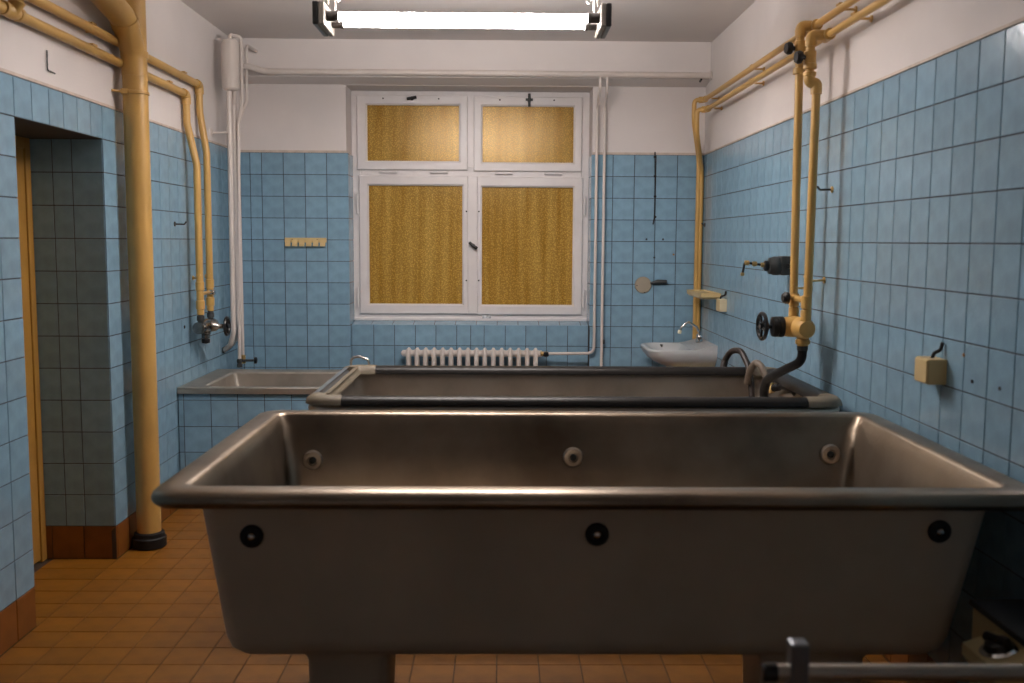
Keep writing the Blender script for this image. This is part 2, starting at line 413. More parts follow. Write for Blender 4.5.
# ------------------------------------------------------------------ window
CY = 7.385; SYF = 7.36; PY = 7.395; CB = 7.43
def wx(x, Y=SYF, y=240): return at(x, y, Y=Y).x
def wz(y, Y=SYF, x=470): return at(x, y, Y=Y).z
def frame(bm, x0, x1, z0, z1, ix0, ix1, iz0, iz1, y0, y1, bev=.004):
    """one closed frame: back, bevelled front, inner opening"""
    e = bev
    R = [[bm.verts.new((x, y, z)) for x, z in ((a, c), (b, c), (b, d), (a, d))] for a, b, c, d, y in (
        (x0, x1, z0, z1, y1), (x0, x1, z0, z1, y0 + e), (x0 + e, x1 - e, z0 + e, z1 - e, y0),
        (ix0 - e, ix1 + e, iz0 - e, iz1 + e, y0), (ix0, ix1, iz0, iz1, y0 + e), (ix0, ix1, iz0, iz1, y1))]
    for i in range(6):
        p, q = R[i], R[(i + 1) % 6]
        for k in range(4): bm.faces.new([p[k], p[(k + 1) % 4], q[(k + 1) % 4], q[k]])
    return bm
cx0, cx1 = XN0 - .011, XN1 + .003; cz0, cz1 = ZS + .0195, ZL - .002
sash = {}
def sdef(k, ox0, ox1, oy0, oy1, gx0, gx1, gy0, gy1):
    ym = (oy0 + oy1) / 2
    sash[k] = (wx(ox0, y=ym), wx(ox1, y=ym), wz(oy1), wz(oy0), wx(gx0, y=ym), wx(gx1, y=ym), wz(gy1), wz(gy0))
sdef('tl', 356.6, 467.6, 95.6, 170.2, 366.0, 459.8, 104.5, 162.0)
sdef('tr', 473.7, 582.0, 96.3, 171.0, 481.6, 574.6, 105.0, 162.8)
sdef('bl', 359.4, 468.0, 176.0, 314.0, 368.0, 463.0, 185.0, 305.0)
sdef('br', 477.2, 582.4, 176.5, 314.5, 481.0, 573.6, 186.0, 305.5)
bm = B()
mz = (sash['tl'][2] + sash['bl'][3]) / 2
frame(bm, cx0, cx1, cz0, cz1, sash['bl'][0] + .012, sash['br'][1] - .012, sash['bl'][2] + .012, sash['tl'][3] - .012, CY, CB)
box(bm, sash['bl'][0] + .012, sash['br'][1] - .012, CY, CB, mz - .04, mz + .04, .004)
mx_ = (sash['tl'][1] + sash['tr'][0]) / 2
box(bm, mx_ - .03, mx_ + .03, CY, CB, sash['bl'][2], mz - .04, .004); box(bm, mx_ - .03, mx_ + .03, CY, CB, mz + .04, cz1 - .04, .004)
box(bm, cx0 + .004, cx1 - .004, CY - .012, CY, cz0 - .0, cz0 + .022, .003)
win = tag(obj('window_1', bm, FRAMEW), 'white four-part window with amber patterned glass panes', 'window', kind='structure')
obj('mullion', box(B(), (sash['bl'][1] + .0005), (sash['br'][0] - .0005), SYF - .006, CY, sash['bl'][2] + .004, sash['bl'][3] - .002, .003), FRAMEW, win)
for k, s in sash.items():
    o = obj('sash', frame(B(), *s[:4], *s[4:], SYF, CY + .004, .005), FRAMEW, win)
    bm = B(); frame(bm, s[4] - .004, s[5] + .004, s[6] - .004, s[7] + .004, s[4] + .006, s[5] - .006, s[6] + .006, s[7] - .006, SYF + .012, PY, .002)
    obj('glazing_bead', bm, FRAMEW, o)
    obj('pane', box(B(), s[4] - .008, s[5] + .008, PY, PY + .006, s[6] - .008, s[7] + .008), AMBER, o, label='amber patterned glass pane')
    if k[0] == 't':
        for f in (.28, .74):
            x = s[0] + (s[1] - s[0]) * (f - .0); obj('hinge', box(B(), x - .065, x + .065, SYF - .004, CY, s[2] - .022, s[2] - .006, .003), FRAMEW, o)
            obj('screw', lathe(B(), [(.006, 0), (.006, .003)], (s[0] + (s[1] - s[0]) * (.24 if f < .5 else .74), SYF, s[3] - .024), (0, -1, 0), 10), HOLE, o)
    else:
        X = s[0] if k == 'bl' else s[1]
        for z in (s[2] + .12, s[2] + .80): obj('hinge', tube(B(), [(X + (-.012 if k == 'bl' else .012), SYF - .002, z - .07), (X + (-.012 if k == 'bl' else .012), SYF - .002, z + .07)], .009, 10), FRAMEW, o, True)
        Xs = s[1] - .012 if k == 'bl' else s[0] + .012
        for z in (wz(211.5), wz(280.5)): obj('screw', lathe(B(), [(.006, 0), (.006, .003)], (Xs, SYF, z), (0, -1, 0), 10), HOLE, o)
    if k == 'tl':
        c = at(412, 98.5, Y=SYF)
        bm = lathe(B(), [(.014, 0), (.014, .014), (.010, .018)], c, (0, -1, 0), 14); tube(bm, [c + Vector((-.034, -.022, -.006)), c + Vector((.034, -.026, .007))], .011, 10)
        obj('latch', bm, BLACKP, o, True, 'black turn latch turned level')
    if k == 'tr':
        c = at(529.2, 100, Y=SYF)
        bm = lathe(B(), [(.016, 0), (.016, .014), (.010, .02)], c, (0, -1, 0), 14); tube(bm, [c + Vector((0, -.02, -.05)), c + Vector((0, -.024, .042))], .0095, 10); tube(bm, [c + Vector((-.026, -.02, 0)), c + Vector((.026, -.02, 0))], .009, 10)
        obj('latch', bm, DARKG, o, True, 'dark cross-shaped latch turned upright')
c = at(473.2, 245.5, Y=SYF - .006)
bm = lathe(B(), [(.015, 0), (.015, .012), (.010, .035)], c, (0, -1, 0), 14); tube(bm, [c + Vector((-.026, -.032, .022)), c + Vector((-.006, -.04, .004)), c + Vector((.028, -.034, -.022))], [.010, .012, .013], 10)
obj('latch', bm, BLACKP, win, True, 'black olive handle in the middle')
obj('paint_patch', box(B(), wx(482.5), wx(491.5), CY - .016, CY - .002, wz(318.5), wz(315.2), .002), mat('flaking_paint', (.8, .8, .82), .7, noise=.6, nscale=60), win, label='flaked paint on the bottom rail')

# ------------------------------------------------------------------ fluorescent lamp
LY0, LY1, LZ = 4.62, 4.77, 2.528
lamp = thing('fluorescent_lamp', 'hanging twin-tube fluorescent lamp with grey and black end caps', 'lamp', (-.17, 4.69, 2.48))
for sgn, xa, xb, xc in ((-1, -.836, -.810, -.783), (1, .488, .464, .440)):
    obj('end_cap', box(B(), min(xa, xb), max(xa, xb), 4.55, 4.83, 2.478, 2.58, .006), BLACKP, lamp, label='black outer half of the end cap')
    obj('end_cap', box(B(), min(xb, xc), max(xb, xc), 4.55, 4.83, 2.478, 2.58, .006), GREYC, lamp, label='grey inner half of the end cap')
    for Yt in (LY0, LY1):
        obj('socket', lathe(B(), [(.023, 0), (.023, .040), (.026, .042), (.026, .052), (.021, .054)], (xc, Yt, LZ), (-sgn, 0, 0), 16), SOCK, lamp, True)
    for Yt in (4.60, 4.79):
        obj('cord', tube(B(), [(xc - sgn * .01, Yt, 2.575), (xc - sgn * .012, Yt, ZC)], .004, 8), WHITEP, lamp)
    obj('hook', torus(B(), (xc - sgn * .05, 4.60, 2.60), (0, 1, 0), .012, .0025, 16, 6), CHROME, lamp, True)
for Yt in (LY0, LY1):
    obj('tube', lathe(B(), [(.017, 0), (.017, 1.13)], (-.737, Yt, LZ), (1, 0, 0), 20), TUBE, lamp, True, 'lit white fluorescent tube')
obj('spine', box(B(), -.785, .442, 4.688, 4.704, 2.518, 2.538, .003), FRAMEW, lamp)

# ------------------------------------------------------------------ steel tubs
def tub_shell(bm_o, ox0, ox1, oy0, oy1, Z, bx0, bx1, by0, by1, zb, rimw, ro, slope):
    """outer body from the bottom up, rolled rim, inner basin down to its floor"""
    L = []
    H_ = Z - .055 - zb
    def body(z, e): f = (Z - .055 - z) / H_; return (bx0 + slope * f + e, bx1 - slope * 1.5 * f - e, by0 + .05 * f + e, by1 - .05 * f - e, max(.015, .05 - e * .2), z)
    for e, dz in ((.12, 0), (.06, .003), (.026, .014), (.007, .035), (0, .07)): L.append(body(zb + dz, e))
    L.append(body(Z - .055, 0)); L.append(body(Z - .046, -.004))
    def rim(e, z, rr): return (ox0 + e, ox1 - e, oy0 + e, oy1 - e, max(rr - e, .02), z)
    L += [rim(.030, Z - .046, ro), rim(.012, Z - .043, ro), rim(.002, Z - .034, ro), rim(0, Z - .024, ro), rim(.004, Z - .013, ro), rim(.014, Z - .004, ro), rim(.028, Z, ro)]
    L += [rim(rimw - .016, Z + .001, rimw + .02), rim(rimw - .005, Z - .002, rimw + .03), rim(rimw + .002, Z - .010, rimw + .035), rim(rimw + .006, Z - .022, rimw + .038)]
    n_out = 7
    L += [body(Z - .045, .004), body(zb + .14, .006), body(zb + .07, .02), body(zb + .035, .06), body(zb + .025, .12)]
    loft(bm_o, L)
    per = len(rrect(0, 1, 0, 1, .1))
    bm_o.faces.ensure_lookup_table()
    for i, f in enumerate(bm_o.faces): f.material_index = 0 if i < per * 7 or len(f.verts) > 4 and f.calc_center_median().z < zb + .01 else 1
    return bm_o
# near tub
TZ = .90
T1 = thing('steel_bath_tub', 'large bare stainless steel bath tub nearest the camera', 'bath tub', (.265, 3.08, 0), 'stainless steel bath tubs')
bm = tub_shell(B(), -.893, 1.408, 2.452, 3.715, TZ, -.788, 1.299, 2.556, 3.608, .395, .090, .085, .055)
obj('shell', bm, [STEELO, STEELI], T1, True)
def fitting(parent, c, ax, r, outer, inner, nm='plug'):
    o = obj(nm, lathe(B(), [(r, 0), (r, .006), (r * .86, .012), (r * .5, .013), (r * .42, .006), (r * .2, .006)], c, ax, 24), outer, parent, True)
    obj('bolt', lathe(B(), [(r * .34, .006), (r * .34, .012), (r * .22, .016), (.001, .017)], c, ax, 10), inner, o, True)
for x, y in ((252, 536), (597, 534), (939, 531)): fitting(T1, at(x, y, Y=2.563), (0, -1, 0), .031, BLACK, CHROME)
for x, y in ((313, 460), (573, 457), (830, 454)): fitting(T1, at(x, y, Y=3.590), (0, -1, 0), .037, STEELB, DARKG, 'jet_nozzle')
for xa, xb in ((at(303, 670, Y=2.72).x, at(392, 670, Y=2.72).x), (at(757, 670, Y=2.72).x, at(868, 670, Y=2.72).x)):
    for ya in (2.72, 3.22):
        if ya > 3: xa, xb = xa * 1.19, xb * 1.19
        bm = loft(B(), [(xa + .02, xb - .02, ya, ya + .24, .03, 0), (xa + .01, xb - .01, ya, ya + .24, .03, .35), (xa - .005, xb + .005, ya - .02, ya + .26, .03, .383), (xa - .03, xb + .03, ya - .04, ya + .28, .03, .388), (xa - .03, xb + .03, ya - .04, ya + .28, .03, .397)], n=4)
        obj('leg', bm, STEELO, T1, True)
# far tub
T2 = thing('steel_bath_tub', 'stainless steel bath tub with black and beige padded rim behind the bare tub', 'bath tub', (.3, 4.48, 0), 'stainless steel bath tubs')
a0, a1, b0, b1 = -.79, 1.40, 3.955, 5.03
bm = tub_shell(B(), a0 + .006, a1 - .006, b0 + .006, b1 - .006, TZ - .024, a0 + .06, a1 - .07, b0 + .055, b1 - .055, .30, .042, .10, .05)
obj('shell', bm, [STEELO, STEELB], T2, True)
def rimpad(pts_fn, name, m, wi=.095, h=.048, grow=0., lab=None):
    """rounded pad swept along the rim; pts_fn -> [(x,y,nx,ny)] with n pointing out of the tub"""
    prof = [(-.0 - grow, -.016), (.006 - grow, .002 + grow * .5), (.02, .014 + grow), (.045, .018 + grow), (wi - .02, .014 + grow), (wi - .004, .0), (wi + grow, -.02), (wi - .012, -.0145), (.014, -.0145)]
    bm = B(); R = []
    for x, y, nx, ny in pts_fn:
        R.append([bm.verts.new((x - nx * o, y - ny * o, TZ - .012 + z)) for o, z in prof])
    k = len(prof)
    for p, q in zip(R, R[1:]):
        for i in range(k): bm.faces.new([p[i], p[(i + 1) % k], q[(i + 1) % k], q[i]])
    bm.faces.new(R[0][::-1]); bm.faces.new(R[-1])
    return obj(name, bm, m, T2, True, lab)
def arc(cx, cy_, r, d0, d1, n=10): return [(cx + r * math.cos(math.radians(t)), cy_ + r * math.sin(math.radians(t)), math.cos(math.radians(t)), math.sin(math.radians(t))) for t in [d0 + (d1 - d0) * i / n for i in range(n + 1)]]
r_ = .10
def corner(cx, cy_, d0, e0, e1):
    """quarter turn plus straight ends of length e0/e1"""
    A = arc(cx, cy_, r_, d0, d0 + 90); f, l = A[0], A[-1]
    t0 = (f[3], -f[2]); t1 = (-l[3], l[2])
    return [(f[0] + t0[0] * e0, f[1] + t0[1] * e0, f[2], f[3])] + A + [(l[0] + t1[0] * e1, l[1] + t1[1] * e1, l[2], l[3])]
rimpad(corner(a0 + r_, b0 + r_, 180, .02, .055), 'corner_pad', PADG, grow=.003, lab='beige corner pad')
rimpad(corner(a0 + r_, b1 - r_, 90, .07, .02), 'corner_pad', PADG, grow=.003, lab='beige corner pad')
rimpad(corner(a1 - r_, b1 - r_, 0, .02, .05), 'corner_pad', PADG, grow=.003, lab='beige corner pad')
rimpad(corner(a1 - r_, b0 + r_, 270, .06, .04), 'corner_pad', PADG, grow=.003, lab='beige corner pad')
rimpad([(a0 + r_ + .055, b0, 0, -1), (a1 - r_ - .06, b0, 0, -1)], 'edge_strip', PADD, lab='black rubber edge strip')
rimpad([(a1 - r_ - .05, b1, 0, 1), (a0 + r_ + .07, b1, 0, 1)], 'edge_strip', PADD, lab='black rubber edge strip')
rimpad([(a1, b0 + r_ + .04, 1, 0), (a1, b1 - r_ - .02, 1, 0)], 'edge_strip', PADD, lab='black rubber edge strip')
rimpad([(a0 + .048, b1 - r_ - .02, -1, 0), (a0 + .048, b0 + r_ + .02, -1, 0)], 'edge_strip', PADG, wi=.05, lab='beige inner edge strip')
rimpad([(a0, b1 - r_ - .02, -1, 0), (a0, b0 + r_ + .02, -1, 0)], 'edge_strip', mat('grey_rubber_edging', (.13, .14, .145), .4), wi=.047, lab='grey outer edge strip')
h0, h1 = at(351, 366, Y=5.045), at(368.5, 365, Y=5.03)
obj('grab_handle', tube(B(), [(h0.x, 5.045, TZ - .05), (h0.x, 5.045, TZ + .036), (h1.x - .05, 5.04, TZ + .044), (h1.x, 5.03, TZ + .03), (h1.x + .005, 5.03, TZ + .0)], .007, 10, .03), CHROME, T2, True)
for xa, xb in ((-.45, -.22), (.8, 1.05)):
    for ya in (4.12, 4.64): obj('leg', loft(B(), [(xa + .02, xb - .02, ya, ya + .22, .03, 0), (xa, xb, ya, ya + .22, .03, .29), (xa - .02, xb + .02, ya - .02, ya + .24, .03, .303)], n=4), STEELB, T2, True)

# built-in tub at the left
BT = thing('built_in_bath_tub', 'low steel bath tub set in a blue tiled surround at the left wall', 'bath tub', (-.99, 6.05, 0))
xe = -.14; y0, y1, zr = 5.648, 6.46, .693
bm = B(); box(bm, XL + .004, xe, y0 + G, y0 + .09, 0, .655); box(bm, xe - .09, xe, y0 + .09, y1, 0, .655)
obj('surround', bm, GROUT, BT)
ux = [XL + .004] + [at(v, 410, Y=y0).x for v in (183.7, 211, 237.7, 264.6, 291.6)]
ux += [ux[-1] + P_ * k for k in range(1, 8) if ux[-1] + P_ * k < xe - .03] + [xe]
uz = [0] + [at(183, 452.2, Y=y0).z - P_ * k for k in (2, 1)] + [at(183, v, Y=y0).z for v in (452.2, 426.7, 400.2)] + [.655]
tiles(BT, grid(ux, uz), (0, y0 + G, 0), (1, 0, 0), (0, 0, 1), TILE, hide=(0, 1))
tiles(BT, grid(cuts(y0, y1, y1), uz), (xe, 0, 0), (0, 1, 0), (0, 0, 1), TILE, hide=(0, 1))
X0, X1, Y0, Y1 = XL + .002, xe + .01, y0 - .012, y1
L = [(X0, X1, Y0, Y1, .006, .657), (X0, X1, Y0, Y1, .006, zr - .004), (X0 + .004, X1 - .004, Y0 + .004, Y1 - .004, .006, zr)]
L += [(X0 + .125, X1 - .12, Y0 + .075, Y1 - .11, .03, zr - .003), (X0 + .135, X1 - .13, Y0 + .085, Y1 - .12, .03, zr - .012), (X0 + .17, X1 - .16, Y0 + .11, Y1 - .14, .05, .40), (X0 + .22, X1 - .2, Y0 + .17, Y1 - .2, .06, .25)]
obj('basin', loft(B(), L, capa=False), STEELB, BT, True)

# ------------------------------------------------------------------ pipes, left wall
def clip(parent, c, r, wall, m=YELLOW):
    """ring round a pipe with a stem running to the wall point"""
    c, wall = Vector(c), Vector(wall); d = (wall - c).normalized()
    nx = 1 if wall.x < 0 else -1
    bm = B(); tube(bm, [c + d * r, wall + Vector((nx * .007, 0, 0))], .005, 8); lathe(bm, [(.013, .002), (.013, .008)], wall, (nx, 0, 0), 12)
    box(bm, c.x - r * .5, c.x + r * .5, c.y - r - .004, c.y + r + .004, c.z + r - .002, c.z + r + .006)
    return obj('pipe_clip', bm, m, parent)
SPX, SPY = -1.7475, 4.90
sp_ = thing('soil_pipe', 'thick cream-yellow soil pipe rising from floor by the doorway', 'pipe', (SPX, SPY, 0))
obj('pipe', tube(B(), [(SPX, SPY, .06), (SPX, SPY, 2.40), (SPX, SPY, ZC)], 0.058, 28), YELLOW, sp_, True)
obj('branch', tube(B(), [(SPX, SPY - .004, 2.30), (SPX, SPY - .008, 2.41), (SPX, SPY - .135, 2.55), (SPX, SPY - .5, 2.62), (SPX, SPY - 2.2, 2.72)], 0.058, 28, .10), YELLOW, sp_, True)
for z, h, rr in ((2.385, .03, .0635), (2.68, .06, .0645), (2.215, .012, .064)):
    obj('collar', lathe(B(), [(.06, -.002), (rr, 0), (rr, h), (.06, h + .002)], (SPX, SPY, z), (0, 0, 1), 28), YELLOW, sp_, True)
obj('collar', lathe(B(), [(.058, -.002), (.0625, 0), (.0625, .03), (.058, .032)], (SPX, SPY - .10, 2.512), (0, -.67, .74), 28), YELLOW, sp_, True)
bm = tube(B(), [(SPX - .04, SPY - .052, 2.222), (XL + .007, SPY - .09, 2.222)], .006, 8); box(bm, SPX - .045, SPX - .015, SPY - .072, SPY - .055, 2.21, 2.235, .002)
obj('pipe_clip', bm, YELLOW, sp_)
obj('floor_collar', lathe(B(), [(.070, 0), (.082, .006), (.082, .05), (.074, .056), (.072, .075), (.0605, .08)], (SPX, SPY, 0), (0, 0, 1), 28), BLACK, sp_, True, 'black collar with a rough cement rim')

WX = XL + .030
def lpipe(name, label, Z, Yd, Xd, zend, r, extra=None):
    t = thing(name, label, 'pipe', (WX, Yd, zend), 'cream-yellow water pipes on the left wall')
    obj('pipe', tube(B(), [(WX, YF + .02, Z + .012), (WX, Yd, Z), (WX, Yd, Z - .16), (Xd, Yd + .005, Z - .40), (Xd, Yd + .005, zend)], r, 14, [0, .045, .12, .12, 0]), YELLOW, t, True)
    obj('elbow', tube(B(), [(WX, Yd - .055, Z), (WX, Yd, Z), (WX, Yd, Z - .055)], r * 1.28, 14, .04), YELLOW, t, True)
    for y in (2.4, 4.55, Yd - .28): clip(t, (WX, y, Z + .004), r, (XL, y, Z - .0))
    for z in (zend + .14, zend + .03): obj('coupling', lathe(B(), [(r, 0), (r * 1.22, .003), (r * 1.22, .05), (r, .053)], (Xd, Yd + .005, z), (0, 0, 1), 14), YELLOW, t, True)
    clip(t, (Xd, Yd + .005, 1.30), r, (XL, Yd + .13, 1.30))
    return t
_ea, _eb = at(199, 83, X=WX), at(186, 93.5, X=WX)
PA = lpipe('water_pipe', 'upper of the two cream-yellow pipes running along the left wall', at(150, 59.5, X=WX).z, _ea.y, at(210, 300, Y=_ea.y).x, 1.095, .0205)
PB = lpipe('water_pipe', 'lower of the two cream-yellow pipes running along the left wall', at(150, 77.5, X=WX).z, _eb.y, at(200, 300, Y=_eb.y).x, 1.09, .0205)
ZPB = at(150, 77.5, X=WX).z
# thick valve group at the top left corner of the photo
vt = at(12, 6, X=WX)
vg = thing('stop_valve', 'cream-yellow stop valve with dark wheel at the upper left picture edge', 'valve', (WX, vt.y, vt.z))
obj('body', lathe(B(), [(.021, -.07), (.027, -.068), (.027, -.045), (.023, -.04), (.028, -.02), (.028, .02), (.023, .04), (.027, .045), (.027, .068), (.021, .07)], (WX, vt.y - .01, ZPB + .006), (0, 1, 0), 18), YELLOW, vg, True)
obj('bonnet', lathe(B(), [(.028, 0), (.028, .05), (.016, .055), (.012, .09)], (WX, vt.y - .01, ZPB + .006), (.6, 0, .8), 14), YELLOW, vg, True)
cc = Vector((WX, vt.y - .01, ZPB + .006)) + Vector((.6, 0, .8)) * .09
bm = torus(B(), cc, (.6, 0, .8), .036, .007, 22, 8); lathe(bm, [(.02, -.012), (.02, .012)], cc, (.6, 0, .8), 12)
for k in range(4):
    u = Vector((.8, 0, -.6)) * math.cos(k * math.pi / 2) + Vector((0, 1, 0)) * math.sin(k * math.pi / 2); tube(bm, [cc, cc + u * .036], .005, 6)
obj('hand_wheel', bm, BLACKP, vg, True)

def handwheel(bm, c, axis, R, r):
    c, a = Vector(c), Vector(axis).normalized(); torus(bm, c, a, R, r, 28, 8)
    u = a.orthogonal().normalized(); v = a.cross(u); lathe(bm, [(r * 1.7, -r * 1.4), (r * 1.7, r * 1.4)], c, a, 12)
    for k in range(5):
        t = 2 * math.pi * k / 5 + .3; tube(bm, [c, c + (u * math.cos(t) + v * math.sin(t)) * R], r * .65, 6)
    return bm
# left mixing valve
xa_, ya_ = at(210, 300, Y=_ea.y).x, _ea.y + .005; xb_, yb_ = at(200, 300, Y=_eb.y).x, _eb.y + .005
xm_, ym_, zm_ = (xa_ + xb_) / 2, (ya_ + yb_) / 2, 1.012
mv = thing('mixing_valve', 'chrome mixing valve with black hand wheel on the left wall', 'valve', (xm_, ym_, zm_ - .1), 'wall mixing valves')
obj('body', lathe(B(), [(.02, -.15), (.036, -.148), (.036, -.10), (.030, -.09), (.042, -.05), (.046, 0), (.042, .05), (.030, .09), (.036, .10), (.036, .148), (.02, .15)], (xm_, ym_, zm_), (0, 1, 0), 22), VCHR, mv, True)
for x, y in ((xa_, ya_), (xb_, yb_)): obj('inlet', lathe(B(), [(.016, .0), (.017, .03), (.022, .034), (.022, .06), (.016, .064), (.016, .075)], (x, y, zm_ + .01), (0, 0, 1), 14), DARKG, mv, True)
obj('spindle', lathe(B(), [(.034, .03), (.030, .06), (.016, .075), (.014, .10), (.008, .102), (.008, .125)], (xm_, ym_, zm_), (1, 0, 0), 16), VCHR, mv, True)
obj('hand_wheel', handwheel(B(), (xm_ + .125, ym_, zm_), (1, 0, 0), .052, .009), BLACKP, mv, True)
obj('outlet', lathe(B(), [(.03, .02), (.028, .045), (.022, .048), (.024, .05), (.024, .068), (.016, .07), (.016, .078)], (xm_ + .006, ym_ - .03, zm_), (0, 0, -1), 16), VCHR, mv, True)
obj('outlet_cap', lathe(B(), [(.024, 0), (.026, .006), (.024, .026), (.012, .03)], (xm_ + .006, ym_ - .03, zm_ - .072), (0, 0, -1), 14), BLACKP, mv, True)
obj('cross_link', tube(B(), [(xb_, yb_, 1.21), (xa_, ya_, 1.21)], .011, 10), YELLOW, mv, True)
obj('link_nut', lathe(B(), [(.016, -.018), (.018, -.015), (.018, .015), (.016, .018)], (xa_ + .018, ya_ - .02, 1.21), (1, 0, 0), 10), CHROME, mv, True)

# white heating pipes in the left rear corner
ev = thing('air_vessel', 'white painted cylinder vessel high in the left rear corner', 'vessel', (-1.715, 6.5, 2.466))
obj('cylinder', lathe(B(), [(.02, 0), (.045, .004), (.055, .016), (.055, .300), (.045, .314), (.02, .320)], (-1.715, 6.5, 2.466), (0, 0, 1), 28), WHITEP, ev, True)
obj('bent_pipe', tube(B(), [(-1.715, 6.5, 2.78), (-1.715, 6.5, 2.812), (at(241.5, 60, Y=6.56).x, 6.56, 2.812), (at(241.5, 95, Y=6.56).x, 6.56, 2.40), (at(238.3, 120, Y=6.58).x, 6.58, 2.27), (at(238.3, 300, Y=6.6).x, 6.6, .735)], .0115, 12, .03), WHITEP, ev, True)
hp = []
t = thing('heating_pipe', 'thick white pipe below the cylinder bending into the left wall', 'pipe', (-1.74, 6.5, .8), 'white pipes in the left rear corner')
obj('pipe', tube(B(), [(-1.727, 6.5, 2.467), (-1.732, 6.5, .93), (-1.76, 6.53, .845), (XL + .011, 6.60, .80)], .017, 12, .06), WHITEP, t, True)
obj('wall_sleeve', lathe(B(), [(.022, .001), (.022, .012)], (XL, 6.60, .80), (1, 0, 0), 14), DARKG, t)
bm = B(); tube(bm, [(-1.72, 6.50, 2.205), (XL + .008, 6.46, 2.20)], .007, 8); box(bm, XL, XL + .005, 6.44, 6.48, 2.18, 2.225); obj('pipe_clip', bm, WHITEP, t)
t = thing('heating_pipe', 'second white pipe half hidden behind the thick one', 'pipe', (-1.74, 6.6, .85), 'white pipes in the left rear corner')
xq = at(236, 200, Y=6.6).x
obj('pipe', tube(B(), [(-1.70, 6.52, 2.475), (xq, 6.6, 2.40), (xq, 6.6, .98), (xq - .03, 6.68, .88), (XL + .011, 6.78, .82)], .016, 12, .06), WHITEP, t, True)
obj('wall_sleeve', lathe(B(), [(.021, .001), (.021, .012)], (XL, 6.78, .82), (1, 0, 0), 14), DARKG, t)
xD = at(242.7, 340, Y=6.72).x
t = thing('heating_pipe', 'thin white pipe with dogleg bend nearest the rear corner', 'pipe', (xD, 6.72, .75), 'white pipes in the left rear corner')
obj('pipe', tube(B(), [(at(246.3, 45, Y=6.7).x, 6.97, 2.80), (at(246.3, 45, Y=6.7).x, 6.70, 2.79), (at(246.5, 95, Y=6.7).x, 6.70, 2.43), (xD, 6.71, 2.29), (xD, 6.72, .755)], .0105, 12, .05), WHITEP, t, True)
# brass radiator cocks at the bottom of the two thin pipes
x1_, x2_ = at(238.3, 300, Y=6.6).x, xD
t = thing('stop_cock', 'dark brass twin stop cock below the thin white pipes', 'valve', (x1_, 6.62, .68))
for i, (x, y) in enumerate(((x1_, 6.6), (x2_, 6.72))):
    o = obj('cock_body', lathe(B(), [(.012, 0), (.018, .003), (.018, .025), (.013, .028), (.018, .034), (.018, .055), (.010, .06)], (x, y, .685 + .012 * i), (0, 0, 1), 12), BRASS if i else DARKG, t, True)
obj('spindle', tube(B(), [(x2_, 6.70, .72), (x2_ + .085, 6.69, .722)], .008, 8), DARKG, t, True)
obj('knob', lathe(B(), [(.010, 0), (.022, .004), (.022, .018), (.012, .022)], (x2_ + .08, 6.69, .722), (1, 0, 0), 12), BLACKP, t, True)
obj('link', tube(B(), [(x1_, 6.6, .72), (x2_, 6.72, .72)], .009, 8), DARKG, t, True)

# long pipe in front of the beam
mp_ = thing('heating_main', 'long white horizontal pipe in front of the beam above the window', 'pipe', (-.1, 6.94, 2.63))
zA = 2.66
obj('pipe', tube(B(), [(at(241.5, 66, Y=6.60).x, 6.59, 2.64), (at(250, 67, Y=6.72).x, 6.72, 2.655), (at(265, 71.5, Y=6.94).x, 6.94, zA), (-.5, 6.94, zA), (XR, 6.94, 2.655)], .021, 14, .07), WHITEP, mp_, True)
obj('end_flange', lathe(B(), [(.028, 0), (.03, .003), (.03, .012), (.022, .014)], (XR, 6.94, 2.655), (-1, 0, 0), 16), WHITEP, mp_, True)
obj('bracket', tube(B(), [(1.36, 6.94, 2.63), (1.36, 6.98, 2.622)], .008, 8), BLACKP, mp_)
def riser(label, x0, x1, tail, zend):
    t = thing('heating_riser', label, 'pipe', (x1, 7.1, zend), 'white risers right of the window')
    pts = [(x0, 6.94, 2.64), (x0, 6.945, 2.55), (x1, 7.105, 2.46), (x1, 7.105, zend)] + tail
    obj('pipe', tube(B(), pts, .0105, 12, [0, .05, .05, .055, .055, 0]), WHITEP, t, True); return t
xr1, xr2 = at(594.4, 320, Y=7.105).x, at(602, 320, Y=7.105).x
r1 = riser('white riser beside the window curving to the radiator', .672, xr1, [(.345, 7.12, .728)], .733)
r2 = riser('straight white riser right of the one feeding the radiator', .72, xr2, [], .12)
obj('pipe_clip', box(B(), xr2 + .008, xr2 + .02, 7.10, D - .0, .80, .83), DARKG, r2)
obj('coupling', lathe(B(), [(.012, 0), (.015, .004), (.015, .035), (.012, .04)], (.345, 7.12, .728), (-1, 0, 0), 12), BRASS, r1, True)
obj('radiator_valve', lathe(B(), [(.012, 0), (.022, .006), (.024, .02), (.020, .034), (.010, .038)], (.327, 7.12, .704), (0, 0, 1), 14), BLACKP, r1, True)
obj('union', lathe(B(), [(.010, 0), (.016, .004), (.016, .02), (.010, .024)], (.312, 7.12, .728), (-1, 0, 0), 12), BRASS, r1, True)

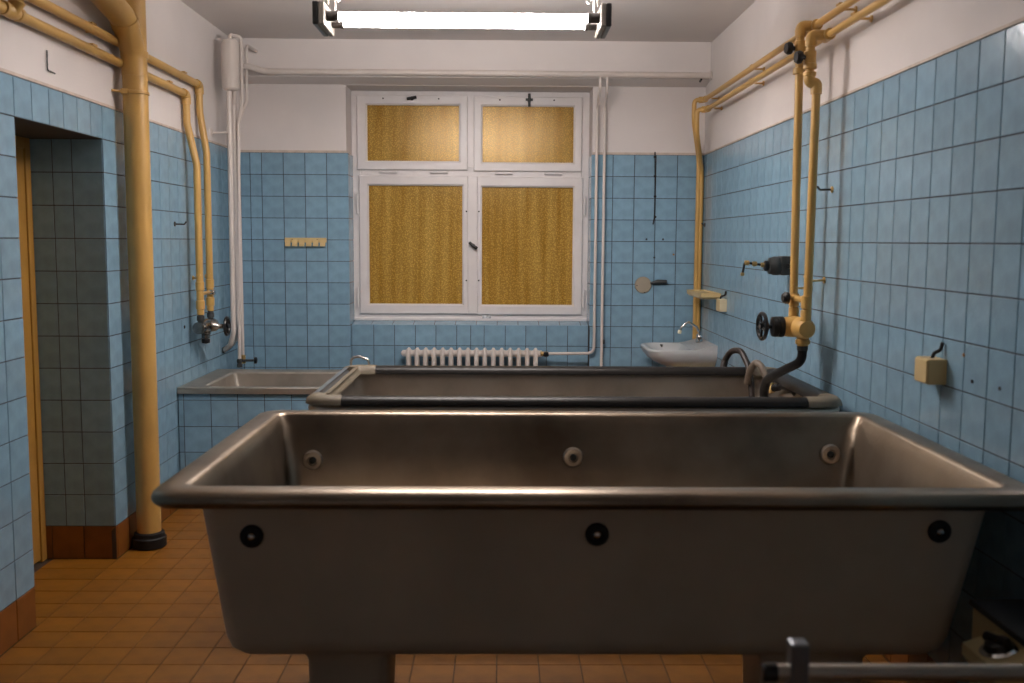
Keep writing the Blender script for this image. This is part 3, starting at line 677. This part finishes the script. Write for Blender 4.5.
# ------------------------------------------------------------------ radiator
rad = thing('column_radiator', 'white sixteen-section column radiator under the window', 'radiator', (-.2, 7.14, .12))
xs = [at(390 + v / 6.4, 358, Y=7.10).x for v in (116, 933)]; pit = (xs[1] - xs[0]) / 15
bm = B()
for yy in (-.035, .035):
    tube(bm, [(0, yy, .14), (0, yy, .17), (0, yy, .70), (0, yy, .745), (0, yy, .762)], [.012, .0165, .0165, .0165, .008], 10)
for z in (.165, .725): tube(bm, [(0, -.035, z), (0, .035, z)], .021, 12); tube(bm, [(-pit / 2, 0, z), (-pit * .2, 0, z), (pit * .2, 0, z), (pit / 2, 0, z)], [.022, .028, .028, .022], 12)
me = mesh('section', bm, WHITEP, True)
for k in range(16):
    o = bpy.data.objects.new('section', me); COL.objects.link(o); o.parent = rad; o.location = Vector((xs[0] + pit * k, 7.14, 0)) - rad.location
for x in (xs[0] - pit * .5, xs[1] + pit * .5):
    s = -1 if x < 0 else 1; obj('end_plug', lathe(B(), [(.024, 0), (.024, .012), (.014, .018), (.008, .024)], (x, 7.14, .725), (s, 0, 0), 14), WHITEP, rad, True)
for k in (2.5, 12.5): obj('wall_bracket', tube(B(), [(xs[0] + pit * k, 7.14, .675), (xs[0] + pit * k, YA, .675)], .009, 8), DARKG, rad)

# ------------------------------------------------------------------ small things on the back wall
a, b = at(284.6, 237.6, Y=D - .012), at(326.4, 246.4, Y=D - .012)
hk = thing('hook_rail', 'cream six-hook rail on the back wall left of the window', 'hook rail', ((a.x + b.x) / 2, D, b.z))
obj('rail', box(B(), a.x, b.x, D - .012, D, (a.z + b.z) / 2 - .004, a.z, .003), CREAM, hk)
for k in range(6):
    c = a.x + (b.x - a.x) * (k + .5) / 6; wv = (b.x - a.x) / 6
    if k in (0, 5): c += (.0, 0)[k == 5]
    prof = [(D - .012, a.z - .012), (D - .03, b.z + .018), (D - .034, b.z), (D - .024, b.z), (D - .012, b.z + .014)]
    obj('hook', prism(B(), prof, 'x', c - wv * .36, c + wv * .36), CREAM, hk)
for f in (.18, .78): obj('screw', lathe(B(), [(.004, 0), (.004, .002)], (a.x + (b.x - a.x) * f, D - .012, a.z - .012), (0, -1, 0), 8), RUST, hk)
c = at(643, 285, Y=D)
wd = thing('wall_disc', 'round beige cover disc with a dark lever on the back wall', 'wall fitting', (c.x, D, c.z - .06))
obj('disc', lathe(B(), [(.058, 0), (.060, .004), (.056, .012), (.001, .014)], (c.x, D, c.z), (0, -1, 0), 32), DISCM, wd, True)
obj('lever', tube(B(), [c + Vector((.05, -.018, .014)), c + Vector((.10, -.022, .024)), c + Vector((.165, -.022, .024))], [.006, .016, .014], 10), DARKG, wd, True)
for dx, dz in ((-.045, -.004), (.01, -.052)): obj('screw', lathe(B(), [(.004, 0), (.004, .002)], (c.x + dx, D - .012, c.z + dz), (0, -1, 0), 8), HOLE, wd)
p = [at(x, y, Y=D - .006) for x, y in ((655, 152), (655.2, 176), (655, 195), (654.5, 217), (653, 224.5))]
cb_ = thing('hanging_cable', 'black cable running down the back wall over the basin side', 'cable', p[-1])
obj('cable', tube(B(), p, .0045, 8), BLACK, cb_, True)
for y in (157, 176.3, 196.5, 217): q = at(655, y, Y=D - .006); obj('cable_clip', box(B(), q.x - .009, q.x + .009, D - .013, D, q.z - .007, q.z + .007, .002), BLACK, cb_)
for x, y, m, lab in ((646.5, 239.3, HOLE, 'left of the paired dark screw holes in the back wall tiles'), (663, 239.3, HOLE, 'right of the paired dark screw holes in the back wall tiles'),
                     (654.3, 257.6, HOLE, 'single dark screw hole above the beige wall disc'), (673.6, 254.6, RUST, 'rusty brown wall plug in the back wall tiles')):
    q = at(x, y, Y=D); tag(obj('wall_plug', lathe(B(), [(.007, 0), (.006, .003), (.002, .003), (.002, .001)], q, (0, -1, 0), 12), m), lab, 'wall plug')

# hooks and marks on the side walls
def whook(label, p, nx, m, L_=.05):
    t = thing('wall_hook', label, 'hook', p, 'small wall hooks')
    obj('base', lathe(B(), [(.014, 0), (.014, .005), (.006, .008)], p, (nx, 0, 0), 14), m, t, True)
    q = Vector(p); obj('pin', tube(B(), [q, q + Vector((nx * L_, 0, -.002)), q + Vector((nx * (L_ + .012), 0, .014))], .0045, 8, .01), DARKG, t, True)
whook('small dark hook on the left wall beside the two yellow pipes', at(174.5, 224, X=XL), 1, DARKG, .055)
whook('brass-based hook on the right wall right of the yellow pipes', at(832.5, 189.5, X=XR), -1, BRASS, .055)
whook('tiny dark hook on the right wall near the back corner', at(705, 225, X=XR), -1, DARKG, .012)
q0, q1, q2 = [at(x, y, X=XL + .004) for x, y in ((47, 50.5), (47.4, 70), (55, 73.5))]
tag(obj('wire_bracket', tube(B(), [q0, q1, q2], .003, 8, .012), DARKG), 'thin L-shaped wire on the plaster above the doorway', 'wire')
for k, (x, y, lab) in enumerate(((964, 355, 'small brown plug in the right wall tiles beside the cream box'), (972.5, 381.5, 'dark hole in the right wall tiles below the brown plug'), (1000, 388.5, 'dark hole in the right wall tiles nearest the camera'))):
    tag(obj('wall_plug', lathe(B(), [(.006, 0), (.0055, .003), (.002, .003), (.002, .001)], at(x, y, X=XR), (-1, 0, 0), 12), HOLE if k else RUST), lab, 'wall plug')
tag(obj('wall_plug', lathe(B(), [(.010, 0), (.009, .003), (.002, .003), (.002, .001)], at(184.4, 327, X=XL), (1, 0, 0), 12), HOLE), 'dark hole in the left wall tiles beside the chrome valve', 'wall plug')

# ------------------------------------------------------------------ pipes, right wall
RX = XR - .07
XV = 1.312; YA_, YB_ = 4.455, 4.275
def rpipe(label, Z, Yend, xc, xw, ytap, zd):
    t = thing('water_pipe', label, 'pipe', (RX, ytap, 1.19), 'cream-yellow water pipes on the right wall')
    obj('pipe', tube(B(), [(RX, YF + .02, Z - .01), (RX, ytap, Z), (RX, Yend, Z + .012), (xc, Yend + .015, Z + .012), (xc, Yend + .015, Z - .13), (xw, 7.115, Z - .36), (xw, 7.115, zd)], .0155, 14, [0, 0, .03, .03, .12, .12, 0]), YELLOW, t, True)
    obj('elbow', tube(B(), [(RX, Yend - .05, Z + .012), (RX, Yend, Z + .012), (xc + .03, Yend + .012, Z + .012)], .0215, 14, .03), YELLOW, t, True)
    for y in (2.6, ytap - .32, 5.55, Yend - .15): clip(t, (RX, y, Z), .017, (XR, y, Z))
    return t
RA = rpipe('upper of the two cream-yellow pipes along the right wall with its drop', 2.466, 6.83, 1.298, at(695.3, 300, Y=7.12).x, YA_, .80)
RB = rpipe('lower of the two cream-yellow pipes along the right wall with its drop', 2.391, 6.735, 1.300, at(699.0, 300, Y=7.10).x, YB_, .80)
def ring(parent, x, y, z, r, h=.02, ax=(0, 0, 1), m=YELLOW, nm='coupling'): return obj(nm, lathe(B(), [(r * .85, -.003), (r, 0), (r, h), (r * .85, h + .003)], (x, y, z), ax, 16), m, parent, True)
# drop A
obj('drop', tube(B(), [(RX, YA_, 2.466), (XV - .012, YA_, 2.466), (XV - .012, YA_, 2.40), (XV - .002, YA_, 1.17)], .018, 14, .03), YELLOW, RA, True)
obj('elbow', tube(B(), [(RX - .015, YA_, 2.466), (XV - .012, YA_, 2.466), (XV - .012, YA_, 2.42)], .0235, 14, .03), YELLOW, RA, True)
ring(RA, RX, YA_ - .035, 2.466, .0245, .07, (0, 1, 0)); ring(RA, XV - .011, YA_, 2.315, .0255, .085); ring(RA, XV - .011, YA_, 2.262, .028, .024)
o = obj('valve_knob', lathe(B(), [(.010, 0), (.010, .03), (.026, .032), (.028, .045), (.022, .056)], (XV - .02, YA_ + .0, 2.37), (-1, -.15, 0), 12), BLACKP, RA, True, 'black valve knob')
# drop B with a jog
XB0 = at(810, 50, Y=YB_).x + .014
obj('drop', tube(B(), [(RX, YB_, 2.391), (XB0 - .012, YB_, 2.391), (XB0 - .012, YB_, 2.20), (XB0 + .018, YB_, 2.196), (XB0 + .018, YB_, 2.10), (XV + .004, YB_, 1.17)], .018, 14, [0, .03, .02, .02, 0, 0]), YELLOW, RB, True)
XB0 -= .012
obj('elbow', tube(B(), [(RX - .01, YB_, 2.391), (XB0, YB_, 2.391), (XB0, YB_, 2.345)], .0235, 14, .03), YELLOW, RB, True)
ring(RB, RX, YB_ - .035, 2.391, .0245, .07, (0, 1, 0)); ring(RB, XB0, YB_, 2.275, .0245, .05); ring(RB, XB0, YB_, 2.255, .028, .018); ring(RB, XB0, YB_, 2.225, .027, .014)
obj('elbow', tube(B(), [(XB0, YB_, 2.24), (XB0, YB_, 2.197), (XB0 + .03, YB_, 2.196), (XB0 + .03, YB_, 2.15)], .0235, 14, .018), YELLOW, RB, True)
obj('valve_knob', lathe(B(), [(.010, 0), (.010, .03), (.026, .032), (.028, .045), (.022, .056)], (XB0 - .008, YB_, 2.30), (-1, -.15, 0), 12), BLACKP, RB, True, 'black valve knob')
for t, y, z in ((RA, YA_, 1.325), (RB, YB_, 1.365)):
    clip(t, (XV, y, z), .018, (XR, y + .13, z)); ring(t, XV, y, 1.25, .0225, .05); ring(t, XV, y, 1.19, .0225, .05)
# right mixing valve
zm = 1.160; ym = (YA_ + YB_) / 2
rv = thing('mixing_valve', 'cream-yellow painted mixing valve with black wheel and hose on the right wall', 'valve', (XV, ym, zm - .06), 'wall mixing valves')
obj('body', lathe(B(), [(.020, -.118), (.034, -.115), (.040, -.10), (.044, -.09), (.044, .09), (.040, .112), (.024, .115)], (XV, ym, zm), (0, 1, 0), 22), YELLOW, rv, True)
obj('boss', lathe(B(), [(.046, -.01), (.044, .03), (.040, .05)], (XV - .02, ym + .02, zm), (-1, 0, 0), 20), YELLOW, rv, True)
obj('gland', lathe(B(), [(.044, 0), (.046, .004), (.046, .022), (.042, .024), (.046, .028), (.044, .048), (.024, .052)], (XV - .065, ym + .02, zm), (-1, 0, 0), 20), BLACK, rv, True)
obj('spindle', lathe(B(), [(.009, 0), (.009, .02), (.018, .022), (.018, .035), (.009, .037), (.009, .06)], (XV - .108, ym + .02, zm), (-1, 0, 0), 12), BLACKP, rv, True)
obj('hand_wheel', handwheel(B(), (XV - .158, ym + .02, zm + .002), (-1, -.10, 0), .056, .009), BLACKP, rv, True)
obj('cross_link', tube(B(), [(XV - .004, YA_ + .0, 1.285), (XV, YB_, 1.280)], .014, 10), YELLOW, rv, True)
obj('link_stub', tube(B(), [(XV - .055, YA_ - .02, 1.285), (XV, YA_ - .02, 1.285)], .010, 10), YELLOW, rv, True)
obj('link_knob', lathe(B(), [(.012, 0), (.026, .006), (.027, .02), (.018, .032)], (XV - .03, YA_ - .03, 1.285), (-1, -.1, 0), 12), BLACKP, rv, True)
obj('outlet', lathe(B(), [(.026, 0), (.026, .02), (.032, .022), (.032, .04), (.024, .044), (.022, .06)], (XV + .008, YB_ + .06, zm - .03), (0, 0, -1), 16), YELLOW, rv, True)
hx, hy = XV + .008, YB_ + .06
hs = thing('shower_hose', 'thick black hose hanging from the yellow valve into the padded tub', 'hose', (hx, hy, .9), 'tub hoses')
obj('hose', tube(B(), [(hx, hy, 1.10), (hx, hy, 1.012), at(776, 374, Y=4.45), at(767, 380, Y=4.52), at(764, 390, Y=4.55), at(764, 430, Y=4.56)], .0205, 14, [0, .06, .06, .05, .05, 0]), BLACK, hs, True)
obj('hose_clamp', lathe(B(), [(.022, 0), (.0245, .003), (.0245, .02), (.022, .023)], (hx, hy, 1.06), (0, 0, 1), 14), DARKG, hs, True)
hs = thing('tub_hose', 'dark brown ribbed hose looping over the far rim of the padded tub', 'hose', (1.07, 5.06, .9), 'tub hoses')
hp_ = [at(722.5, 372, Y=5.10), at(725, 360, Y=5.10), at(731, 350.5, Y=5.07), at(741, 350.5, Y=5.0), at(748, 365, Y=4.92), at(751.5, 385, Y=4.86), at(752, 405, Y=4.82)]
obj('hose', tube(B(), hp_, .0155, 12, .07, n=10), HOSEB, hs, True)
bm = B(); pp = fillet(hp_[:3], .05, 10)
for i in range(1, 9):
    k = i / 9; q = hp_[0].lerp(hp_[1], k); torus(bm, q, hp_[1] - hp_[0], .0155, .0035, 14, 6)
obj('ribbed_sleeve', bm, HOSEB, hs, True)
hs = thing('tub_hose', 'grey-brown hose with brass end arching inside the padded tub', 'hose', (1.1, 4.75, .7), 'tub hoses')
hp_ = [at(747, 383, Y=4.86), at(750, 370, Y=4.82), at(756, 361.5, Y=4.78), at(762, 367, Y=4.74), at(768, 381, Y=4.70), at(771, 388, Y=4.68)]
obj('hose', tube(B(), hp_, .0165, 12, .06), HOSEG, hs, True)
d_ = (hp_[-1] - hp_[-2]).normalized(); obj('brass_end', lathe(B(), [(.018, -.02), (.021, -.016), (.021, .018), (.016, .022)], hp_[-1], d_, 14), BRASS, hs, True)
hq = [at(774, 388, Y=4.66), at(782, 386.5, Y=4.60), at(792, 389, Y=4.52), at(799, 399, Y=4.46), at(802, 412, Y=4.44)]
o = obj('extension', tube(B(), [hp_[-1]] + hq, .0135, 12, .05), BLACK, hs, True, 'black hose extension')
for k in range(3): torus_c = hq[0].lerp(hq[1], .3 * k); obj('ring', torus(B(), torus_c, hq[1] - hq[0], .014, .004, 14, 6), BLACK, o, True)

# thermostat / spray head on the right wall
c = at(791, 266, X=XR); th = thing('thermostat_valve', 'dark grey wall thermostat with brass-jointed thin arm on the right wall', 'wall fitting', (XR, c.y, c.z - .06))
q = Vector((XR, c.y, c.z))
obj('back_box', box(B(), XR - .06, XR, q.y - .045, q.y + .045, q.z - .045, q.z + .048, .006), DARKG, th)
obj('housing', lathe(B(), [(.044, 0), (.046, .004), (.046, .03), (.042, .036), (.040, .05), (.030, .052)], (XR - .06, q.y, q.z), (-1, 0, 0), 24), DARKG, th, True)
obj('cap', lathe(B(), [(.024, 0), (.026, .004), (.026, .02), (.018, .024)], (XR - .112, q.y, q.z), (-1, 0, 0), 18), BLACKP, th, True)
xe_ = XR - .135; e1 = at(744.5, 262.5, Y=q.y); e2 = at(742.3, 275, Y=q.y)
obj('arm', tube(B(), [(xe_, q.y, q.z + .004), (e1.x, q.y, e1.z), (e2.x, q.y, e2.z)], .0055, 8, .012), BLACK, th, True)
for f in (.04, .48, .88):
    x = xe_ + (e1.x - xe_) * f; obj('brass_joint', lathe(B(), [(.008, -.012), (.012, -.010), (.012, .010), (.008, .012)], (x, q.y, q.z + .004 + (e1.z - q.z - .004) * f), (1, 0, 0), 10), BRASS, th, True)
obj('brass_joint', lathe(B(), [(.007, -.008), (.010, -.006), (.010, .006), (.007, .008)], (e2.x, q.y, e2.z + .004), (0, 0, 1), 10), BRASS, th, True)
obj('screw_knob', lathe(B(), [(.012, 0), (.014, .01), (.010, .022)], (XR - .03, q.y - .045, q.z), (0, -1, 0), 12), BLACKP, th, True)

# cream shelf, switch box, junction box
sA = at(720, 290, X=XR); sf = thing('soap_shelf', 'cream soap shelf on the right wall above the washbasin', 'shelf', (XR, 6.75, 1.17))
obj('tray', loft(B(), [(XR - .115, XR, 6.50, 6.97, .004, 1.158), (XR - .13, XR, 6.48, 6.98, .004, 1.172), (XR - .13, XR, 6.48, 6.98, .004, 1.198), (XR - .12, XR - .01, 6.49, 6.97, .004, 1.198), (XR - .115, XR - .012, 6.495, 6.965, .004, 1.188)], n=3), CREAM, sf)
def wbox(label, y0_, y1_, z0_, z1_, d, m, side, cab, group=None):
    t = thing('switch_box', label, 'box', (XR, (y0_ + y1_) / 2, z0_), 'cream boxes on the right wall')
    obj('housing', box(B(), XR - d, XR, y0_, y1_, z0_, z1_, .004), m, t)
    obj('cover', box(B(), XR - d - .004, XR - d, y0_ + .004, y1_ - .004, z0_ + .004, z1_ - .004, .002), side, t)
    obj('cable', tube(B(), [Vector(c_) for c_ in cab], .006, 8, .02), BLACK, t, True)
    return t
p1_ = at(727, 305, X=XR); 
wbox('small cream switch box with black cable beside the soap shelf', 6.30, 6.40, 1.090, 1.170, .045, CREAMP, CREAM, [(XR - .03, 6.36, 1.165), (XR - .03, 6.35, 1.185), (XR - .008, 6.32, 1.195), (XR - .006, 6.32, 1.22)])
wbox('cream junction box with cut cable stub on the near right wall', 3.165, 3.265, 1.078, 1.160, .062, CREAM, CREAM, [(XR - .03, 3.215, 1.155), (XR - .028, 3.205, 1.178), (XR - .012, 3.195, 1.186), (XR - .008, 3.19, 1.212)])

# ------------------------------------------------------------------ washbasin
wbn = thing('washbasin', 'white porcelain washbasin mounted on the right wall in the rear corner', 'washbasin', (XR, 6.82, .70))
bm = B(); y0_, y1_ = 6.54, 7.08; xf = .98; zt = .818
def br(e, z, r): return (xf + e, XR, y0_ + e * .6, y1_ - e * .6, (r, .004), z)
L = [br(.19, .690, .06), br(.12, .700, .09), br(.045, .735, .115), br(.012, .775, .12), br(0, .806, .125), br(.004, zt - .003, .125), br(.012, zt, .12),
     (xf + .03, XR - .16, y0_ + .03, y1_ - .03, .11, zt - .001), (xf + .04, XR - .17, y0_ + .04, y1_ - .04, .11, zt - .012), (xf + .08, XR - .2, y0_ + .08, y1_ - .08, .1, zt - .06), (xf + .15, XR - .25, y0_ + .15, y1_ - .15, .08, zt - .075)]
loft(bm, L, n=8)
o = obj('bowl', bm, PORC, wbn, True)
prof = [(XR, zt - .02), (XR - .16, zt - .02), (XR - .16, zt + .0), (XR - .12, zt + .006), (XR - .05, zt + .026), (XR - .015, zt + .032), (XR, zt + .032)]
obj('back_deck', prism(B(), prof, 'y', y0_ + .002, y1_ - .002), PORC, wbn)
obj('bracket', box(B(), XR - .28, XR, y0_ + .03, y1_ - .05,   .668, .689, .003), CREAM, wbn)
tp = thing('basin_tap', 'curved chrome swan-neck tap on the washbasin', 'tap', (XR - .08, 6.86, zt + .02))
fb = Vector((XR - .06, 6.86, zt + .022))
obj('body', lathe(B(), [(.024, 0), (.024, .02), (.019, .03), (.019, .055), (.012, .062)], fb, (0, 0, 1), 16), CHROME, tp, True)
s0 = at(701, 337, Y=6.86); s1 = at(696.5, 327, Y=6.86); s2 = at(688, 321.5, Y=6.86); s3 = at(681.5, 327, Y=6.86); s4 = at(680, 331, Y=6.86)
obj('spout', tube(B(), [fb + Vector((0, 0, .055)), s0, s1, s2, s3, s4], .0085, 10, .03), CHROME, tp, True)
obj('spout_tip', lathe(B(), [(.010, 0), (.013, .004), (.013, .022), (.010, .025)], s4 + Vector((0, 0, .006)), (-.2, 0, -1), 12), CREAMP, tp, True)
obj('tap_knob', lathe(B(), [(.009, 0), (.009, .012), (.017, .015), (.017, .03), (.010, .034)], fb + Vector((0, -.018, .035)), (-.2, -1, .1), 12), VCHR, tp, True)

# ------------------------------------------------------------------ control cabinet and rail at the lower right
cbx = thing('control_cabinet', 'beige control cabinet with black lid low on the right wall', 'cabinet', (1.34, 2.2, 0))
obj('body', box(B(), 1.235, XR - .004, 1.75, 2.515, 0, .59, .004), CREAM, cbx)
obj('lid', box(B(), 1.228, XR - .004, 1.74, 2.525, .59, .606, .004), BLACKP, cbx, label='black lid')
q1 = at(964, 643, X=1.15); 
prof = [(1.235, .40), (1.235, .576), (1.15, .545), (1.15, .515)]
y_a, y_b = 2.215, 2.385
cs = obj('switch_console', prism(B(), prof, 'y', y_a, y_b), CREAM, cbx, label='sloping beige switch console')
nrm = Vector((-.033, 0, .1)).normalized(); kc = Vector((1.20, (y_a + y_b) / 2, .5615))
obj('dial_ring', lathe(B(), [(.046, 0), (.046, .004), (.036, .008), (.034, .004)], kc, nrm, 28), CHROME, cs, True)
bm = lathe(B(), [(.034, .003), (.030, .022), (.024, .026)], kc, nrm, 22)
uu = Vector((.1, 0, .033)).normalized(); tube(bm, [kc + nrm * .026 + Vector((0, .034, 0)) - uu * .01, kc + nrm * .026 - Vector((0, .03, 0)) + uu * .01], .012, 10)
obj('dial_knob', bm, BLACKP, cs, True)
ra, rb = at(764, 672, Y=1.70), at(798, 652, Y=1.70)
rl = thing('steel_hand_rail', 'blurred dark steel rail with upright peg at the lower right corner', 'rail', (ra.x, 1.70, 0))
obj('bar', tube(B(), [(ra.x, 1.70, ra.z), (XR - .004, 1.70, ra.z - .002)], .0145, 16), STEELB, rl, True)
obj('end_cap', lathe(B(), [(.0145, -.001), (.0165, 0), (.0165, .022), (.012, .026)], (ra.x + .022, 1.70, ra.z), (-1, 0, 0), 16), BLACKP, rl, True)
obj('peg', box(B(), rb.x - .016, rb.x + .016, 1.682, 1.718, ra.z - .03, at(798, 641, Y=1.70).z, .004), mat('grey_steel_peg', (.20, .21, .23), .35, .7), rl)
obj('post', tube(B(), [(rb.x, 1.70, ra.z - .01), (rb.x, 1.70, 0)], .013, 12), STEELB, rl, True)
obj('foot_plate', lathe(B(), [(.05, 0), (.05, .006), (.018, .012)], (rb.x, 1.70, 0), (0, 0, 1), 18), STEELB, rl, True)
obj('wall_flange', lathe(B(), [(.035, 0), (.035, .006), (.016, .012)], (XR, 1.70, ra.z), (-1, 0, 0), 18), STEELB, rl, True)
